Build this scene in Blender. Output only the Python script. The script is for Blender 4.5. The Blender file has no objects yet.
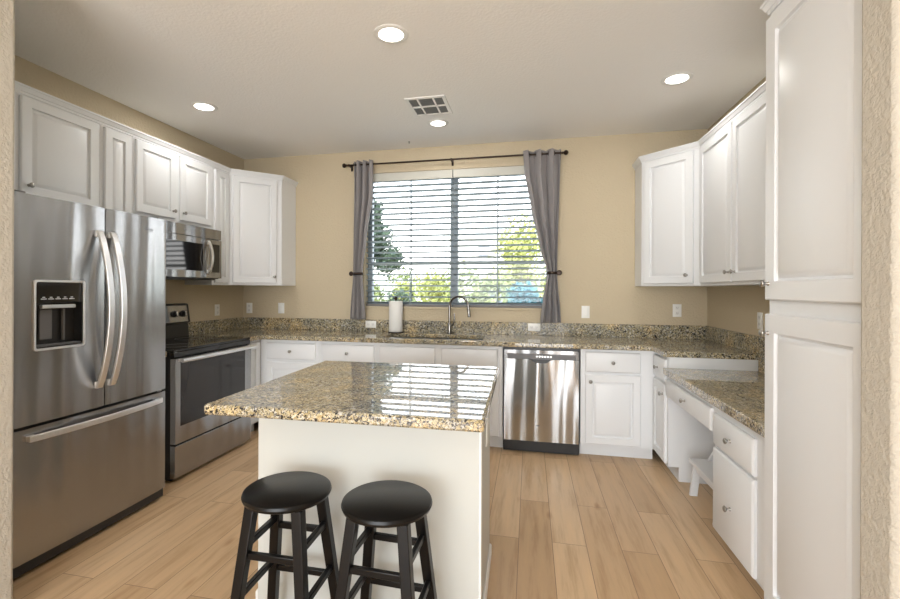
import bpy, bmesh, math, random
from mathutils import Vector, Matrix
C = bpy.context.scene
PI = math.pi
random.seed(7)

# ------------------------------------------------------------------ camera
F_PX, YAW, ROLL, PX, PY, EYE = 452.9, 0.2179, 0.0037, 429.7, 289.7, 1.3436
cam_data = bpy.data.cameras.new('camera')
cam = bpy.data.objects.new('camera', cam_data)
C.collection.objects.link(cam)
cam_data.sensor_fit = 'HORIZONTAL'
cam_data.sensor_width = 36.0
cam_data.lens = F_PX / 900.0 * 36.0
cam_data.shift_x = (450.0 - PX) / 900.0
cam_data.shift_y = -(299.5 - PY) / 900.0
cam_data.clip_start = 0.05
cam_data.clip_end = 300
cam.location = (0, 0, EYE)
cam.rotation_euler = (Matrix.Rotation(YAW, 3, 'Z') @ Matrix.Rotation(PI / 2, 3, 'X') @ Matrix.Rotation(ROLL, 3, 'Z')).to_euler()
C.camera = cam

# ------------------------------------------------------------------ room numbers (metres)
D, XL, XR, H = 4.448, -3.097, 1.5335, 2.778
P0, P1 = 1.315, 1.44                      # partition towards the next room
PLX, PRX = -2.050, 0.863                    # its two ends
WX0, WX1, WZ0, WZ1 = -1.68, 0.20, 1.165, 2.545   # window opening

# ------------------------------------------------------------------ exposure
C.view_settings.view_transform = 'Standard'
C.view_settings.look = 'None'
C.view_settings.exposure = 0.26
C.view_settings.gamma = 1.0
C.view_settings.use_curve_mapping = False

# ------------------------------------------------------------------ world
world = bpy.data.worlds.new('world')
C.world = world
world.use_nodes = True
wn, wl = world.node_tree.nodes, world.node_tree.links
wn.clear()
wo = wn.new('ShaderNodeOutputWorld')
wb = wn.new('ShaderNodeBackground')
tc = wn.new('ShaderNodeTexCoord')
sp = wn.new('ShaderNodeSeparateXYZ')
rp = wn.new('ShaderNodeValToRGB')
rp.color_ramp.elements[0].position = 0.0
rp.color_ramp.elements[0].color = (1.0, 0.97, 0.93, 1)
rp.color_ramp.elements[1].position = 0.55
rp.color_ramp.elements[1].color = (0.62, 0.80, 1.0, 1)
wl.new(tc.outputs['Generated'], sp.inputs[0])
wl.new(sp.outputs['Z'], rp.inputs[0])
wl.new(rp.outputs[0], wb.inputs['Color'])
wb.inputs['Strength'].default_value = 5.2
wl.new(wb.outputs[0], wo.inputs[0])

# ------------------------------------------------------------------ lights
def lamp(name, kind, loc, rot, energy, color=(1, 1, 1), **kw):
    l = bpy.data.lights.new(name, kind)
    l.energy = energy
    l.color = color
    for k, v in kw.items():
        setattr(l, k, v)
    o = bpy.data.objects.new(name, l)
    C.collection.objects.link(o)
    o.location = loc
    o.rotation_euler = rot
    return o

# sun stands behind the house and lights the garden beyond the window
lamp('sun', 'SUN', (0, -5, 12), (math.radians(42), 0, math.radians(-25)), 3.2, (1.0, 0.93, 0.82), angle=0.01)
# added fill behind the camera, tilted up to brighten the kitchen and its ceiling
lamp('rear_fill_area', 'AREA', (-0.6, -3.46, 1.15), (math.radians(106), 0, 0), 115, (0.90, 0.95, 1.0),
     shape='RECTANGLE', size=3.0, size_y=2.1)
# added soft point fill in the unseen room, lifts the kitchen ceiling
lamp('rear_fill_point', 'POINT', (-0.8, -1.6, 1.9), (0, 0, 0), 48, (1.0, 0.99, 0.98), shadow_soft_size=0.3)
# the kitchen window collects skylight
pl = lamp('window_portal', 'AREA', ((WX0 + WX1) / 2, D + 0.16, (WZ0 + WZ1) / 2), (math.radians(-90), 0, 0), 1,
          shape='RECTANGLE', size=WX1 - WX0, size_y=WZ1 - WZ0)
pl.data.cycles.is_portal = True
DOWNLIGHTS = [(-0.767, 2.434, 'recessed ceiling light nearest the camera, above the island', 0.070),
              (-2.508, 3.093, 'recessed ceiling light above the range and left wall cabinets', 0.070),
              (0.965, 3.35, 'recessed ceiling light on the right, in front of the right wall cabinets', 0.070),
              (-0.777, 3.818, 'recessed ceiling light beside the ceiling vent, above the sink', 0.062)]
DOWN_W = 4.5

# ------------------------------------------------------------------ material helpers
def pmat(name, col, rough=0.5, metal=0.0, spec=0.5, coat=0.0, coat_rough=0.1, emit=None, emit_s=0.0):
    m = bpy.data.materials.new(name)
    m.use_nodes = True
    b = m.node_tree.nodes['Principled BSDF']
    b.inputs['Base Color'].default_value = (*col, 1)
    b.inputs['Roughness'].default_value = rough
    b.inputs['Metallic'].default_value = metal
    b.inputs['Specular IOR Level'].default_value = spec
    b.inputs['Coat Weight'].default_value = coat
    b.inputs['Coat Roughness'].default_value = coat_rough
    if emit:
        b.inputs['Emission Color'].default_value = (*emit, 1)
        b.inputs['Emission Strength'].default_value = emit_s
    return m

def nodes(m):
    return m.node_tree.nodes, m.node_tree.links, m.node_tree.nodes['Principled BSDF']

def mapping(m, scale=(1, 1, 1), rot=(0, 0, 0), loc=(0, 0, 0), coord='Object'):
    n, l, b = nodes(m)
    t = n.new('ShaderNodeTexCoord')
    mp = n.new('ShaderNodeMapping')
    mp.inputs['Scale'].default_value = scale
    mp.inputs['Rotation'].default_value = rot
    mp.inputs['Location'].default_value = loc
    l.new(t.outputs[coord], mp.inputs[0])
    return mp.outputs[0]

def noise(m, vec, scale, detail=3, rough=0.5):
    n, l, b = nodes(m)
    t = n.new('ShaderNodeTexNoise')
    t.inputs['Scale'].default_value = scale
    t.inputs['Detail'].default_value = detail
    t.inputs['Roughness'].default_value = rough
    l.new(vec, t.inputs['Vector'])
    return t.outputs['Fac']

def ramp(m, fac, stops, interp='LINEAR'):
    n, l, b = nodes(m)
    r = n.new('ShaderNodeValToRGB')
    r.color_ramp.interpolation = interp
    while len(r.color_ramp.elements) < len(stops):
        r.color_ramp.elements.new(0.5)
    for e, (p, c) in zip(r.color_ramp.elements, stops):
        e.position = p
        e.color = (*c, 1)
    l.new(fac, r.inputs[0])
    return r.outputs[0]

def mix(m, fac, a, b_, mode='MIX'):
    n, l, b = nodes(m)
    x = n.new('ShaderNodeMix')
    x.data_type = 'RGBA'
    x.blend_type = mode
    for sock, v in ((x.inputs[0], fac), (x.inputs[6], a), (x.inputs[7], b_)):
        if isinstance(v, (int, float)):
            sock.default_value = v
        elif isinstance(v, tuple):
            sock.default_value = (*v, 1)
        else:
            l.new(v, sock)
    return x.outputs[2]

def bump(m, height, strength, dist):
    n, l, b = nodes(m)
    x = n.new('ShaderNodeBump')
    x.inputs['Strength'].default_value = strength
    x.inputs['Distance'].default_value = dist
    l.new(height, x.inputs['Height'])
    l.new(x.outputs[0], b.inputs['Normal'])
    return x

def wall_paint(name, col, tex=1.0):
    m = pmat(name, col, 0.85, spec=0.25)
    v = mapping(m)
    f = noise(m, v, 62, 2, 0.55)
    r = ramp(m, f, [(0.38, (0, 0, 0)), (0.62, (1, 1, 1))])
    bump(m, r, 0.45 * tex, 0.005)
    return m

M = {}
M['wall'] = wall_paint('tan_wall_paint', (0.57, 0.485, 0.345), 0.8)
M['wall_grey'] = wall_paint('greige_wall_paint', (0.53, 0.49, 0.42), 0.8)
M['ceiling'] = wall_paint('ceiling_paint', (0.88, 0.865, 0.835), 0.4)
M['white'] = pmat('white_cabinet_paint', (0.77, 0.785, 0.80), 0.38, spec=0.45)
M['trim'] = pmat('white_trim_paint', (0.80, 0.795, 0.77), 0.45)
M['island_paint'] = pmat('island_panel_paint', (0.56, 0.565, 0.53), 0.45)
M['plastic_white'] = pmat('white_plastic', (0.86, 0.86, 0.83), 0.35)
M['slot'] = pmat('dark_slot', (0.03, 0.03, 0.03), 0.5)
M['nickel'] = pmat('brushed_nickel', (0.36, 0.35, 0.33), 0.28, 1.0)
M['faucet'] = pmat('faucet_metal', (0.26, 0.25, 0.24), 0.22, 1.0)
M['black_gloss'] = pmat('black_glass', (0.006, 0.006, 0.007), 0.06, spec=0.6)
M['black_plastic'] = pmat('black_plastic', (0.018, 0.018, 0.019), 0.35)
M['oven_glass'] = pmat('oven_window_glass', (0.022, 0.020, 0.020), 0.10, spec=0.5)
M['grey_plastic'] = pmat('grey_plastic', (0.13, 0.13, 0.135), 0.4)
M['bronze'] = pmat('dark_bronze', (0.035, 0.022, 0.016), 0.35, 0.7)
M['blind'] = pmat('blind_vinyl_shaded', (0.25, 0.30, 0.33), 0.45)  # white slats, their backlit shade put into the colour
M['valance'] = pmat('valance_cream', (0.58, 0.57, 0.51), 0.5)
M['rail'] = pmat('blind_rail_shaded', (0.17, 0.16, 0.15), 0.5)  # shadow on the bottom rail painted in as a darker tone
M['vinyl'] = pmat('window_vinyl', (0.20, 0.24, 0.27), 0.4)
M['paper'] = pmat('paper_towel', (0.80, 0.79, 0.76), 0.9)
M['vent_dark'] = pmat('vent_dark', (0.30, 0.31, 0.30), 0.7)
M['vent_white'] = pmat('vent_white', (0.82, 0.81, 0.78), 0.5)
M['lamp_glow'] = pmat('lamp_lens', (1, 1, 1), 0.5, emit=(1.0, 0.97, 0.92), emit_s=6.0)
M['led'] = pmat('ice_lever', (0.62, 0.66, 0.70), 0.3, 0.6)
M['sink'] = pmat('sink_steel', (0.30, 0.31, 0.33), 0.3, 0.9)

def granite(name='granite', coat=1.0):
    m = pmat(name, (0.4, 0.3, 0.2), 0.35, spec=0.15, coat=coat, coat_rough=0.02)
    n, l, b = nodes(m)
    b.inputs['Coat IOR'].default_value = 1.68
    v = mapping(m)
    def vor(scale, seedloc):
        t = n.new('ShaderNodeTexVoronoi')
        t.inputs['Scale'].default_value = scale
        mp = n.new('ShaderNodeMapping')
        mp.inputs['Location'].default_value = seedloc
        nz = n.new('ShaderNodeTexNoise')
        nz.inputs['Scale'].default_value = scale * 0.6
        nz.inputs['Detail'].default_value = 2
        l.new(v, nz.inputs['Vector'])
        ad = n.new('ShaderNodeVectorMath'); ad.operation = 'MULTIPLY_ADD'
        ad.inputs[1].default_value = (0.03, 0.03, 0.03)
        l.new(nz.outputs['Color'], ad.inputs[0]); l.new(v, ad.inputs[2])
        l.new(ad.outputs[0], mp.inputs[0])
        l.new(mp.outputs[0], t.inputs['Vector'])
        s = n.new('ShaderNodeSeparateColor')
        l.new(t.outputs['Color'], s.inputs[0])
        return s.outputs[0]
    a = vor(190, (0, 0, 0))
    base = ramp(m, a, [(0.0, (0.012, 0.012, 0.014)), (0.27, (0.13, 0.125, 0.115)), (0.40, (0.36, 0.29, 0.15)),
                       (0.54, (0.50, 0.42, 0.24)), (0.74, (0.56, 0.51, 0.39)), (0.90, (0.68, 0.66, 0.60))], 'CONSTANT')
    c = vor(120, (3.1, 1.7, 0.4))
    big = ramp(m, c, [(0.0, (0.014, 0.014, 0.016)), (0.28, (0.17, 0.165, 0.16)), (0.40, (0.38, 0.31, 0.17)),
                      (0.60, (0.54, 0.47, 0.31)), (0.84, (0.66, 0.63, 0.56))], 'CONSTANT')
    f = noise(m, v, 40, 3, 0.6)
    fm = ramp(m, f, [(0.44, (0, 0, 0)), (0.54, (1, 1, 1))])
    col = mix(m, fm, base, big)
    cl = noise(m, v, 5.5, 3, 0.6)
    cm = ramp(m, cl, [(0.38, (0.74, 0.77, 0.82)), (0.52, (0.97, 0.95, 0.91)), (0.64, (1.20, 1.06, 0.86))])
    col = mix(m, 1.0, col, cm, 'MULTIPLY')
    l.new(col, b.inputs['Base Color'])
    return m
M['granite'] = granite()
M['granite_splash'] = granite('granite_splash', 0.12)

def steel(name, wav=0.0, col=(0.36, 0.36, 0.362), rough=0.27):
    m = pmat(name, col, rough, 1.0)
    n, l, b = nodes(m)
    v2 = mapping(m, (3.0, 3.0, 0.22))
    f2 = noise(m, v2, 1.9, 1, 0.4)
    bump(m, f2, 0.8, 0.055 + wav)
    return m
M['steel'] = steel('stainless_steel')
M['steel_dw'] = steel('stainless_steel_wavy', 0.045, (0.56, 0.57, 0.58), 0.19)
M['steel_light'] = pmat('satin_steel_trim', (0.80, 0.81, 0.82), 0.36, 1.0)

def oak_floor():
    m = pmat('oak_planks', (0.6, 0.4, 0.25), 0.36, spec=0.4)
    n, l, b = nodes(m)
    v = mapping(m, rot=(0, 0, PI / 2), loc=(0.0, 0.054, 0))
    br = n.new('ShaderNodeTexBrick')
    br.offset = 0.37
    br.offset_frequency = 2
    br.inputs['Scale'].default_value = 1.0
    br.inputs['Brick Width'].default_value = 1.25
    br.inputs['Row Height'].default_value = 0.1742
    br.inputs['Mortar Size'].default_value = 0.0016
    br.inputs['Mortar Smooth'].default_value = 0.3
    br.inputs['Color1'].default_value = (0.0, 0.0, 0.0, 1)
    br.inputs['Color2'].default_value = (1.0, 1.0, 1.0, 1)
    br.inputs['Mortar'].default_value = (0.5, 0.5, 0.5, 1)
    l.new(v, br.inputs['Vector'])
    plank = ramp(m, br.outputs['Color'], [(0.0, (0.49, 0.325, 0.180)), (0.5, (0.565, 0.388, 0.226)), (1.0, (0.625, 0.445, 0.270))])
    # grain, offset per plank
    sep = n.new('ShaderNodeVectorMath'); sep.operation = 'MULTIPLY_ADD'
    sep.inputs[1].default_value = (7.3, 3.1, 5.7)
    l.new(br.outputs['Color'], sep.inputs[0])
    g = mapping(m, (9, 0.75, 9))
    l.new(g, sep.inputs[2])
    gr = noise(m, sep.outputs[0], 2.6, 6, 0.62)
    grc = ramp(m, gr, [(0.30, (0.78, 0.72, 0.66)), (0.5, (1, 1, 1)), (0.72, (1.10, 1.08, 1.05))])
    col = mix(m, 1.0, plank, grc, 'MULTIPLY')
    # knots
    kv = mapping(m, (3.4, 1.1, 1))
    vo = n.new('ShaderNodeTexVoronoi'); vo.inputs['Scale'].default_value = 1.9
    l.new(kv, vo.inputs['Vector'])
    kn = ramp(m, vo.outputs['Distance'], [(0.0, (0.50, 0.40, 0.32)), (0.05, (0.72, 0.62, 0.54)), (0.13, (1, 1, 1))])
    col = mix(m, 0.75, col, kn, 'MULTIPLY')
    col = mix(m, br.outputs['Fac'], col, (0.20, 0.12, 0.07))
    l.new(col, b.inputs['Base Color'])
    inv = n.new('ShaderNodeMath'); inv.operation = 'SUBTRACT'; inv.inputs[0].default_value = 1.0
    l.new(br.outputs['Fac'], inv.inputs[1])
    bump(m, inv.outputs[0], 0.4, 0.002)
    return m
M['floor'] = oak_floor()

def fabric():
    m = pmat('grey_curtain_fabric', (0.28, 0.262, 0.262), 0.75, spec=0.2)
    n, l, b = nodes(m)
    b.inputs['Sheen Weight'].default_value = 0.3
    v = mapping(m, (1, 1, 1))
    f = noise(m, v, 420, 1, 0.5)
    bump(m, f, 0.15, 0.001)
    return m
M['curtain'] = fabric()
def black_wood():
    m = pmat('black_stained_wood', (0.004, 0.0035, 0.0035), 0.34, spec=0.28)
    n, l, b = nodes(m)
    v = mapping(m, (30, 4, 30))
    f = noise(m, v, 3, 3)
    bump(m, f, 0.12, 0.002)
    return m
M['black_wood'] = black_wood()
def glass():
    m = bpy.data.materials.new('window_glass')
    m.use_nodes = True
    n, l = m.node_tree.nodes, m.node_tree.links
    n.clear()
    o = n.new('ShaderNodeOutputMaterial'); t = n.new('ShaderNodeBsdfTransparent'); g = n.new('ShaderNodeBsdfGlossy')
    mx = n.new('ShaderNodeMixShader'); fr = n.new('ShaderNodeFresnel'); fr.inputs[0].default_value = 1.3
    g.inputs['Roughness'].default_value = 0.01
    l.new(fr.outputs[0], mx.inputs[0]); l.new(t.outputs[0], mx.inputs[1]); l.new(g.outputs[0], mx.inputs[2]); l.new(mx.outputs[0], o.inputs[0])
    return m
M['glass'] = glass()
def leafmat(name, a, b_):
    m = pmat(name, a, 0.7, spec=0.2)
    n, l, b = nodes(m)
    v = mapping(m)
    f = noise(m, v, 6, 3)
    l.new(ramp(m, f, [(0.3, a), (0.7, b_)]), b.inputs['Base Color'])
    return m
M['leaf_dark'] = leafmat('dark_leaves', (0.045, 0.07, 0.045), (0.11, 0.15, 0.10))
M['leaf_yellow'] = leafmat('yellow_green_leaves', (0.24, 0.26, 0.06), (0.42, 0.42, 0.16))
M['leaf_olive'] = leafmat('olive_leaves', (0.12, 0.15, 0.05), (0.30, 0.33, 0.14))
M['leaf_teal'] = leafmat('blue_green_leaves', (0.03, 0.12, 0.16), (0.07, 0.22, 0.26))
M['bark'] = pmat('bark', (0.16, 0.12, 0.09), 0.9)
M['yard'] = leafmat('desert_gravel', (0.48, 0.40, 0.28), (0.62, 0.54, 0.40))
M['hill'] = leafmat('desert_hill', (0.46, 0.42, 0.32), (0.60, 0.56, 0.44))
M['stucco'] = pmat('pale_stucco', (0.72, 0.69, 0.64), 0.9)
M['roof'] = pmat('pale_roof_tile', (0.70, 0.66, 0.60), 0.9)
M['shade_glass'] = pmat('house_window', (0.12, 0.13, 0.15), 0.2)
M['utility'] = pmat('blue_grey_paint', (0.12, 0.15, 0.20), 0.6)

# ------------------------------------------------------------------ object helpers
def link(o):
    C.collection.objects.link(o)
    return o

def props(o, label=None, cat=None, group=None, kind=None):
    if label: o['label'] = label
    if cat: o['category'] = cat
    if group: o['group'] = group
    if kind: o['kind'] = kind
    return o

def thing(name, label, cat, loc=(0, 0, 0), rz=0.0, group=None):
    o = link(bpy.data.objects.new(name, None))
    o.empty_display_size = 0.1
    o.location = loc
    o.rotation_euler = (0, 0, rz)
    return props(o, label, cat, group)

def obj(name, bm, mat, parent=None, loc=(0, 0, 0), rot=(0, 0, 0), bevel=0, label=None, smooth=35):
    me = bpy.data.meshes.new(name)
    bmesh.ops.recalc_face_normals(bm, faces=bm.faces)
    for f in bm.faces:
        f.smooth = True
    bm.to_mesh(me)
    bm.free()
    me.set_sharp_from_angle(angle=math.radians(smooth))
    me.materials.append(mat)
    o = link(bpy.data.objects.new(name, me))
    o.location = loc
    o.rotation_euler = rot
    if parent: o.parent = parent
    if label: o['label'] = label
    if bevel:
        b = o.modifiers.new('bevel', 'BEVEL')
        b.width = bevel
        b.segments = 2
        b.limit_method = 'ANGLE'
        b.angle_limit = math.radians(40)
        b.harden_normals = False
    return o

def struct(name, bm, mat, parent=None, **kw):
    o = obj(name, bm, mat, parent, **kw)
    if not parent: o['kind'] = 'structure'
    return o

def copy_tree(o, parent=None):
    c = link(o.copy())
    if parent: c.parent = parent
    for ch in list(o.children):
        if ch is not c:
            copy_tree(ch, c)
    return c

def B():
    return bmesh.new()

def box(bm, x0, x1, y0, y1, z0, z1, mtx=None):
    vs = [bm.verts.new((x, y, z)) for z in (z0, z1) for y in (y0, y1) for x in (x0, x1)]
    if mtx:
        for v in vs: v.co = mtx @ v.co
    for q in ((0, 1, 3, 2), (4, 6, 7, 5), (0, 4, 5, 1), (2, 3, 7, 6), (0, 2, 6, 4), (1, 5, 7, 3)):
        bm.faces.new([vs[i] for i in q])
    return bm

def boxb(*a, **k):
    return box(B(), *a, **k)

def frame_basis(p0, p1, up=Vector((0, 0, 1))):
    z = (p1 - p0).normalized()
    x = z.cross(up)
    if x.length < 1e-4: x = Vector((1, 0, 0))
    x.normalize()
    y = z.cross(x)
    return x, y, z

def beam(bm, p0, p1, w0, d0, w1=None, d1=None, side=None, horiz=False):
    """rectangular bar from p0 to p1; side = the direction of its width; horiz cuts its ends level"""
    p0, p1 = Vector(p0), Vector(p1)
    w1 = w1 or w0; d1 = d1 or d0
    x, y, z = frame_basis(p0, p1)
    if side:
        x = Vector(side)
        if not horiz: x = (x - z * x.dot(z))
        x.normalize(); y = Vector((0, 0, 1)).cross(x) if horiz else z.cross(x)
    r = []
    for p, w, d in ((p0, w0, d0), (p1, w1, d1)):
        r.append([bm.verts.new(p + x * sx * w / 2 + y * sy * d / 2) for sx, sy in ((-1, -1), (1, -1), (1, 1), (-1, 1))])
    bm.faces.new(r[0][::-1]); bm.faces.new(r[1])
    for i in range(4):
        j = (i + 1) % 4
        bm.faces.new([r[0][i], r[0][j], r[1][j], r[1][i]])
    return bm

def tube(bm, pts, r, seg=12, closed=False, radii=None):
    pts = [Vector(p) for p in pts]
    rings = []
    n = len(pts)
    prev = None
    for i, p in enumerate(pts):
        a = pts[i - 1] if i > 0 or closed else pts[i]
        c = pts[(i + 1) % n] if i < n - 1 or closed else pts[i]
        t = (c - a).normalized()
        if prev is None:
            u = t.orthogonal().normalized()
        else:
            u = (prev - t * prev.dot(t)).normalized()
        prev = u
        w = t.cross(u)
        rr = radii[i] if radii else r
        rings.append([bm.verts.new(p + (u * math.cos(2 * PI * k / seg) + w * math.sin(2 * PI * k / seg)) * rr) for k in range(seg)])
    m = n if closed else n - 1
    for i in range(m):
        A, Bq = rings[i], rings[(i + 1) % n]
        for k in range(seg):
            j = (k + 1) % seg
            bm.faces.new([A[k], A[j], Bq[j], Bq[k]])
    if not closed:
        bm.faces.new(rings[0][::-1]); bm.faces.new(rings[-1])
    return bm

def lathe(bm, prof, seg=32, mtx=None, axis='Z', closed=False):
    """prof = [(r, h)...] from one end to the other, revolved about the axis"""
    rings = []
    def pt(r, h, a):
        c, s = r * math.cos(a), r * math.sin(a)
        v = {'Z': Vector((c, s, h)), 'Y': Vector((c, h, s)), 'X': Vector((h, c, s))}[axis]
        return mtx @ v if mtx else v
    for r, h in prof:
        if r < 1e-6:
            rings.append([bm.verts.new(pt(0, h, 0))])
        else:
            rings.append([bm.verts.new(pt(r, h, 2 * PI * k / seg)) for k in range(seg)])
    for A, Bq in (list(zip(rings, rings[1:])) + ([(rings[-1], rings[0])] if closed else [])):
        for k in range(seg):
            j = (k + 1) % seg
            if len(A) == 1 and len(Bq) == 1: continue
            if len(A) == 1: bm.faces.new([A[0], Bq[j], Bq[k]])
            elif len(Bq) == 1: bm.faces.new([A[k], A[j], Bq[0]])
            else: bm.faces.new([A[k], A[j], Bq[j], Bq[k]])
    if not closed and len(rings[0]) > 1: bm.faces.new(rings[0][::-1])
    if not closed and len(rings[-1]) > 1: bm.faces.new(rings[-1])
    return bm

def rings_rect(bm, w, h, rings, x0=0.0, z0=0.0):
    """nested rectangles (inset, y) facing -y, last one capped, first one closed at the back"""
    R = []
    for ins, y in rings:
        R.append([bm.verts.new((x0 + x, y, z0 + z)) for x, z in
                  ((ins, ins), (w - ins, ins), (w - ins, h - ins), (ins, h - ins))])
    bm.faces.new(R[0][::-1])
    for a, b in zip(R, R[1:]):
        for i in range(4):
            j = (i + 1) % 4
            bm.faces.new([a[i], a[j], b[j], b[i]])
    bm.faces.new(R[-1])
    return bm

def raised_door(w, h, stile=0.055):
    s = min(stile, w * 0.27)
    k = min(1.0, w / 0.25)
    return rings_rect(B(), w, h, [(0, 0), (0, -0.015), (0.005, -0.020), (s, -0.020), (s + .003 * k, -0.0075), (s + .012 * k, -0.0065),
                                  (s + .030 * k, -0.0180), (s + .033 * k, -0.0190)])

def slab_front(w, h):
    return rings_rect(B(), w, h, [(0, 0), (0, -0.012), (0.004, -0.017), (0.010, -0.020)])

KNOB = [(0.0, 0.0), (0.009, 0.0), (0.0085, 0.003), (0.0048, 0.006), (0.0045, 0.014), (0.010, 0.018), (0.0145, 0.022),
        (0.0145, 0.026), (0.010, 0.030), (0.0, 0.0315)]
def knob(parent, x, z, y=-0.020, name='knob'):
    bm = lathe(B(), [(r, -hh) for r, hh in KNOB], 16, axis='Y')
    return obj(name, bm, M['nickel'], parent, (x, y, z), smooth=50)

def slab(xs, ys, occ, z0, z1):
    """flat plate made of the occupied cells of a grid, one closed shell"""
    bm = B()
    vt = {}
    def v(i, j, k):
        if (i, j, k) not in vt:
            vt[(i, j, k)] = bm.verts.new((xs[i], ys[j], z1 if k else z0))
        return vt[(i, j, k)]
    oc = set(occ)
    for (i, j) in oc:
        bm.faces.new([v(i, j, 1), v(i + 1, j, 1), v(i + 1, j + 1, 1), v(i, j + 1, 1)])
        bm.faces.new([v(i, j, 0), v(i, j + 1, 0), v(i + 1, j + 1, 0), v(i + 1, j, 0)])
        for di, dj, a, b in ((0, -1, (i, j), (i + 1, j)), (1, 0, (i + 1, j), (i + 1, j + 1)),
                             (0, 1, (i + 1, j + 1), (i, j + 1)), (-1, 0, (i, j + 1), (i, j))):
            if (i + di, j + dj) not in oc:
                bm.faces.new([v(*a, 0), v(*b, 0), v(*b, 1), v(*a, 1)])
    return bm

def sweep(path, prof):
    """prof [(out, z)] swept along an xy path; out is measured to the right of the travel direction"""
    bm = B()
    P = [Vector((x, y)) for x, y in path]
    R = []
    for i, p in enumerate(P):
        d0 = (P[i] - P[i - 1]).normalized() if i else None
        d1 = (P[i + 1] - P[i]).normalized() if i < len(P) - 1 else None
        n0 = Vector((d0.y, -d0.x)) if d0 else None
        n1 = Vector((d1.y, -d1.x)) if d1 else None
        if n0 and n1:
            nn = (n0 + n1).normalized(); k = 1 / max(0.2, nn.dot(n0))
        else:
            nn, k = (n0 or n1), 1
        R.append([bm.verts.new((p.x + nn.x * k * o, p.y + nn.y * k * o, z)) for o, z in prof])
    m = len(prof)
    for a, b in zip(R, R[1:]):
        for i in range(m):
            j = (i + 1) % m
            bm.faces.new([a[i], a[j], b[j], b[i]])
    bm.faces.new(R[0]); bm.faces.new(R[-1][::-1])
    return bm

# ================================================================== STRUCTURE
struct('floor', boxb(-4.6, 3.2, -3.6, D + 0.2, -0.1, 0.0), M['floor'])
struct('ceiling', boxb(-4.6, 3.2, -3.6, D + 0.2, H, H + 0.12), M['ceiling'])
bm = B()
box(bm, XL - .15, WX0, D, D + .18, 0, H); box(bm, WX1, XR + .15, D, D + .18, 0, H)
box(bm, WX0, WX1, D, D + .18, 0, WZ0); box(bm, WX0, WX1, D, D + .18, WZ1, H)
struct('wall_back', bm, M['wall'])
struct('wall_left', boxb(XL - .15, XL, P1, D, 0, H), M['wall'])
struct('wall_right', boxb(XR, XR + .15, P1, D, 0, H), M['wall'])
struct('wall_front_left', boxb(-4.45, PLX, P0, P1, 0, H), M['wall_grey'], bevel=0.014)
struct('wall_front_right', boxb(PRX, 3.05, P0, P1, 0, H), M['wall_grey'], bevel=0.014)
struct('wall_next_room_left', boxb(-4.6, -4.45, -3.6, P1, 0, H), M['wall'])
struct('wall_next_room_right', boxb(3.05, 3.2, -3.6, P1, 0, H), M['wall'])
bm = B()
box(bm, -4.45, -2.2, -3.6, -3.5, 0, H); box(bm, 1.0, 3.05, -3.6, -3.5, 0, H); box(bm, -2.2, 1.0, -3.6, -3.5, 2.3, H)
struct('wall_next_room_rear', bm, M['wall'])

# window: frame, sill, sashes, panes
bm = B()
fw = 0.045
y0, y1 = D + .105, D + .165
box(bm, WX0, WX0 + fw, y0, y1, WZ0, WZ1); box(bm, WX1 - fw, WX1, y0, y1, WZ0, WZ1)
box(bm, WX0 + fw, WX1 - fw, y0, y1, WZ0, WZ0 + fw); box(bm, WX0 + fw, WX1 - fw, y0, y1, WZ1 - fw, WZ1)
WM = -0.755
box(bm, WM - .038, WM + .038, y0, y1, WZ0 + fw, WZ1 - fw)
win = struct('window_1', bm, M['vinyl'])
for a, b in ((WX0 + fw, WM - .038), (WM + .038, WX1 - fw)):
    bm = B()
    box(bm, a, b, y0 + .012, y1 - .01, 1.60, 1.635)
    struct('meeting_rail', bm, M['vinyl'], win)
    struct('pane', boxb(a, b, y0 + .03, y0 + .034, WZ0 + fw, 1.60), M['glass'], win)
    struct('pane', boxb(a, b, y0 + .03, y0 + .034, 1.635, WZ1 - fw), M['glass'], win)
struct('trim_1', boxb(WX0, WX1, D - .012, D + .105, WZ0 - .018, WZ0 + .004), M['wall'], bevel=0.004)

# ================================================================== UPPER CABINETS
ZU, ZT = 1.381, 2.462
UX = XL + 0.287                     # face plane of the left wall cabinets
def cabinet(name, label, loc, rz, w, depth, z0, z1, mat=None, cat='cabinet'):
    t = thing(name, label, cat, loc, rz)
    obj('carcass', boxb(0, w, 0, depth, z0, z1), mat or M['white'], t, bevel=0.0015)
    return t
def door(parent, x0, x1, z0, z1, kx=None, kz=None, slabf=False, name='door'):
    w, h = x1 - x0, z1 - z0
    d = obj(name, slab_front(w, h) if slabf else raised_door(w, h), M['white'], parent, (x0, -0.0005, z0))
    if kx is not None:
        knob(d, kx - x0, kz - z0)
    return d
def left_upper(label, ya, yb, z0, doors):
    t = cabinet('wall_cabinet', label, (UX, ya, 0), PI / 2, yb - ya, UX - XL - .002, z0, ZT)
    for a, b, c, d, kx, kz in doors:
        door(t, a - ya, b - ya, c, d, None if kx is None else kx - ya, kz)
    return t
ZD = 2.432
left_upper('short white wall cabinet with one wide door directly above the refrigerator', 1.50, 2.478, 1.845,
           [(1.985, 2.452, 1.865, ZD, 2.025, 1.93), (1.525, 1.955, 1.865, ZD, 1.915, 1.93)])
left_upper('tall narrow white wall cabinet with a slim panelled door between fridge and microwave cabinets', 2.480, 2.728, ZU,
           [(2.500, 2.712, ZU + .02, ZD, None, None)])
left_upper('short white wall cabinet with two small doors above the microwave', 2.730, 3.570, 1.868,
           [(2.750, 3.125, 1.905, ZD, 3.095, 1.965), (3.175, 3.548, 1.905, ZD, 3.205, 1.965)])
left_upper('slim white wall cabinet strip right of the microwave beside the corner cabinet', 3.572, 3.811, ZU,
           [(3.598, 3.790, ZU + .02, ZD, None, None)])

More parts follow.
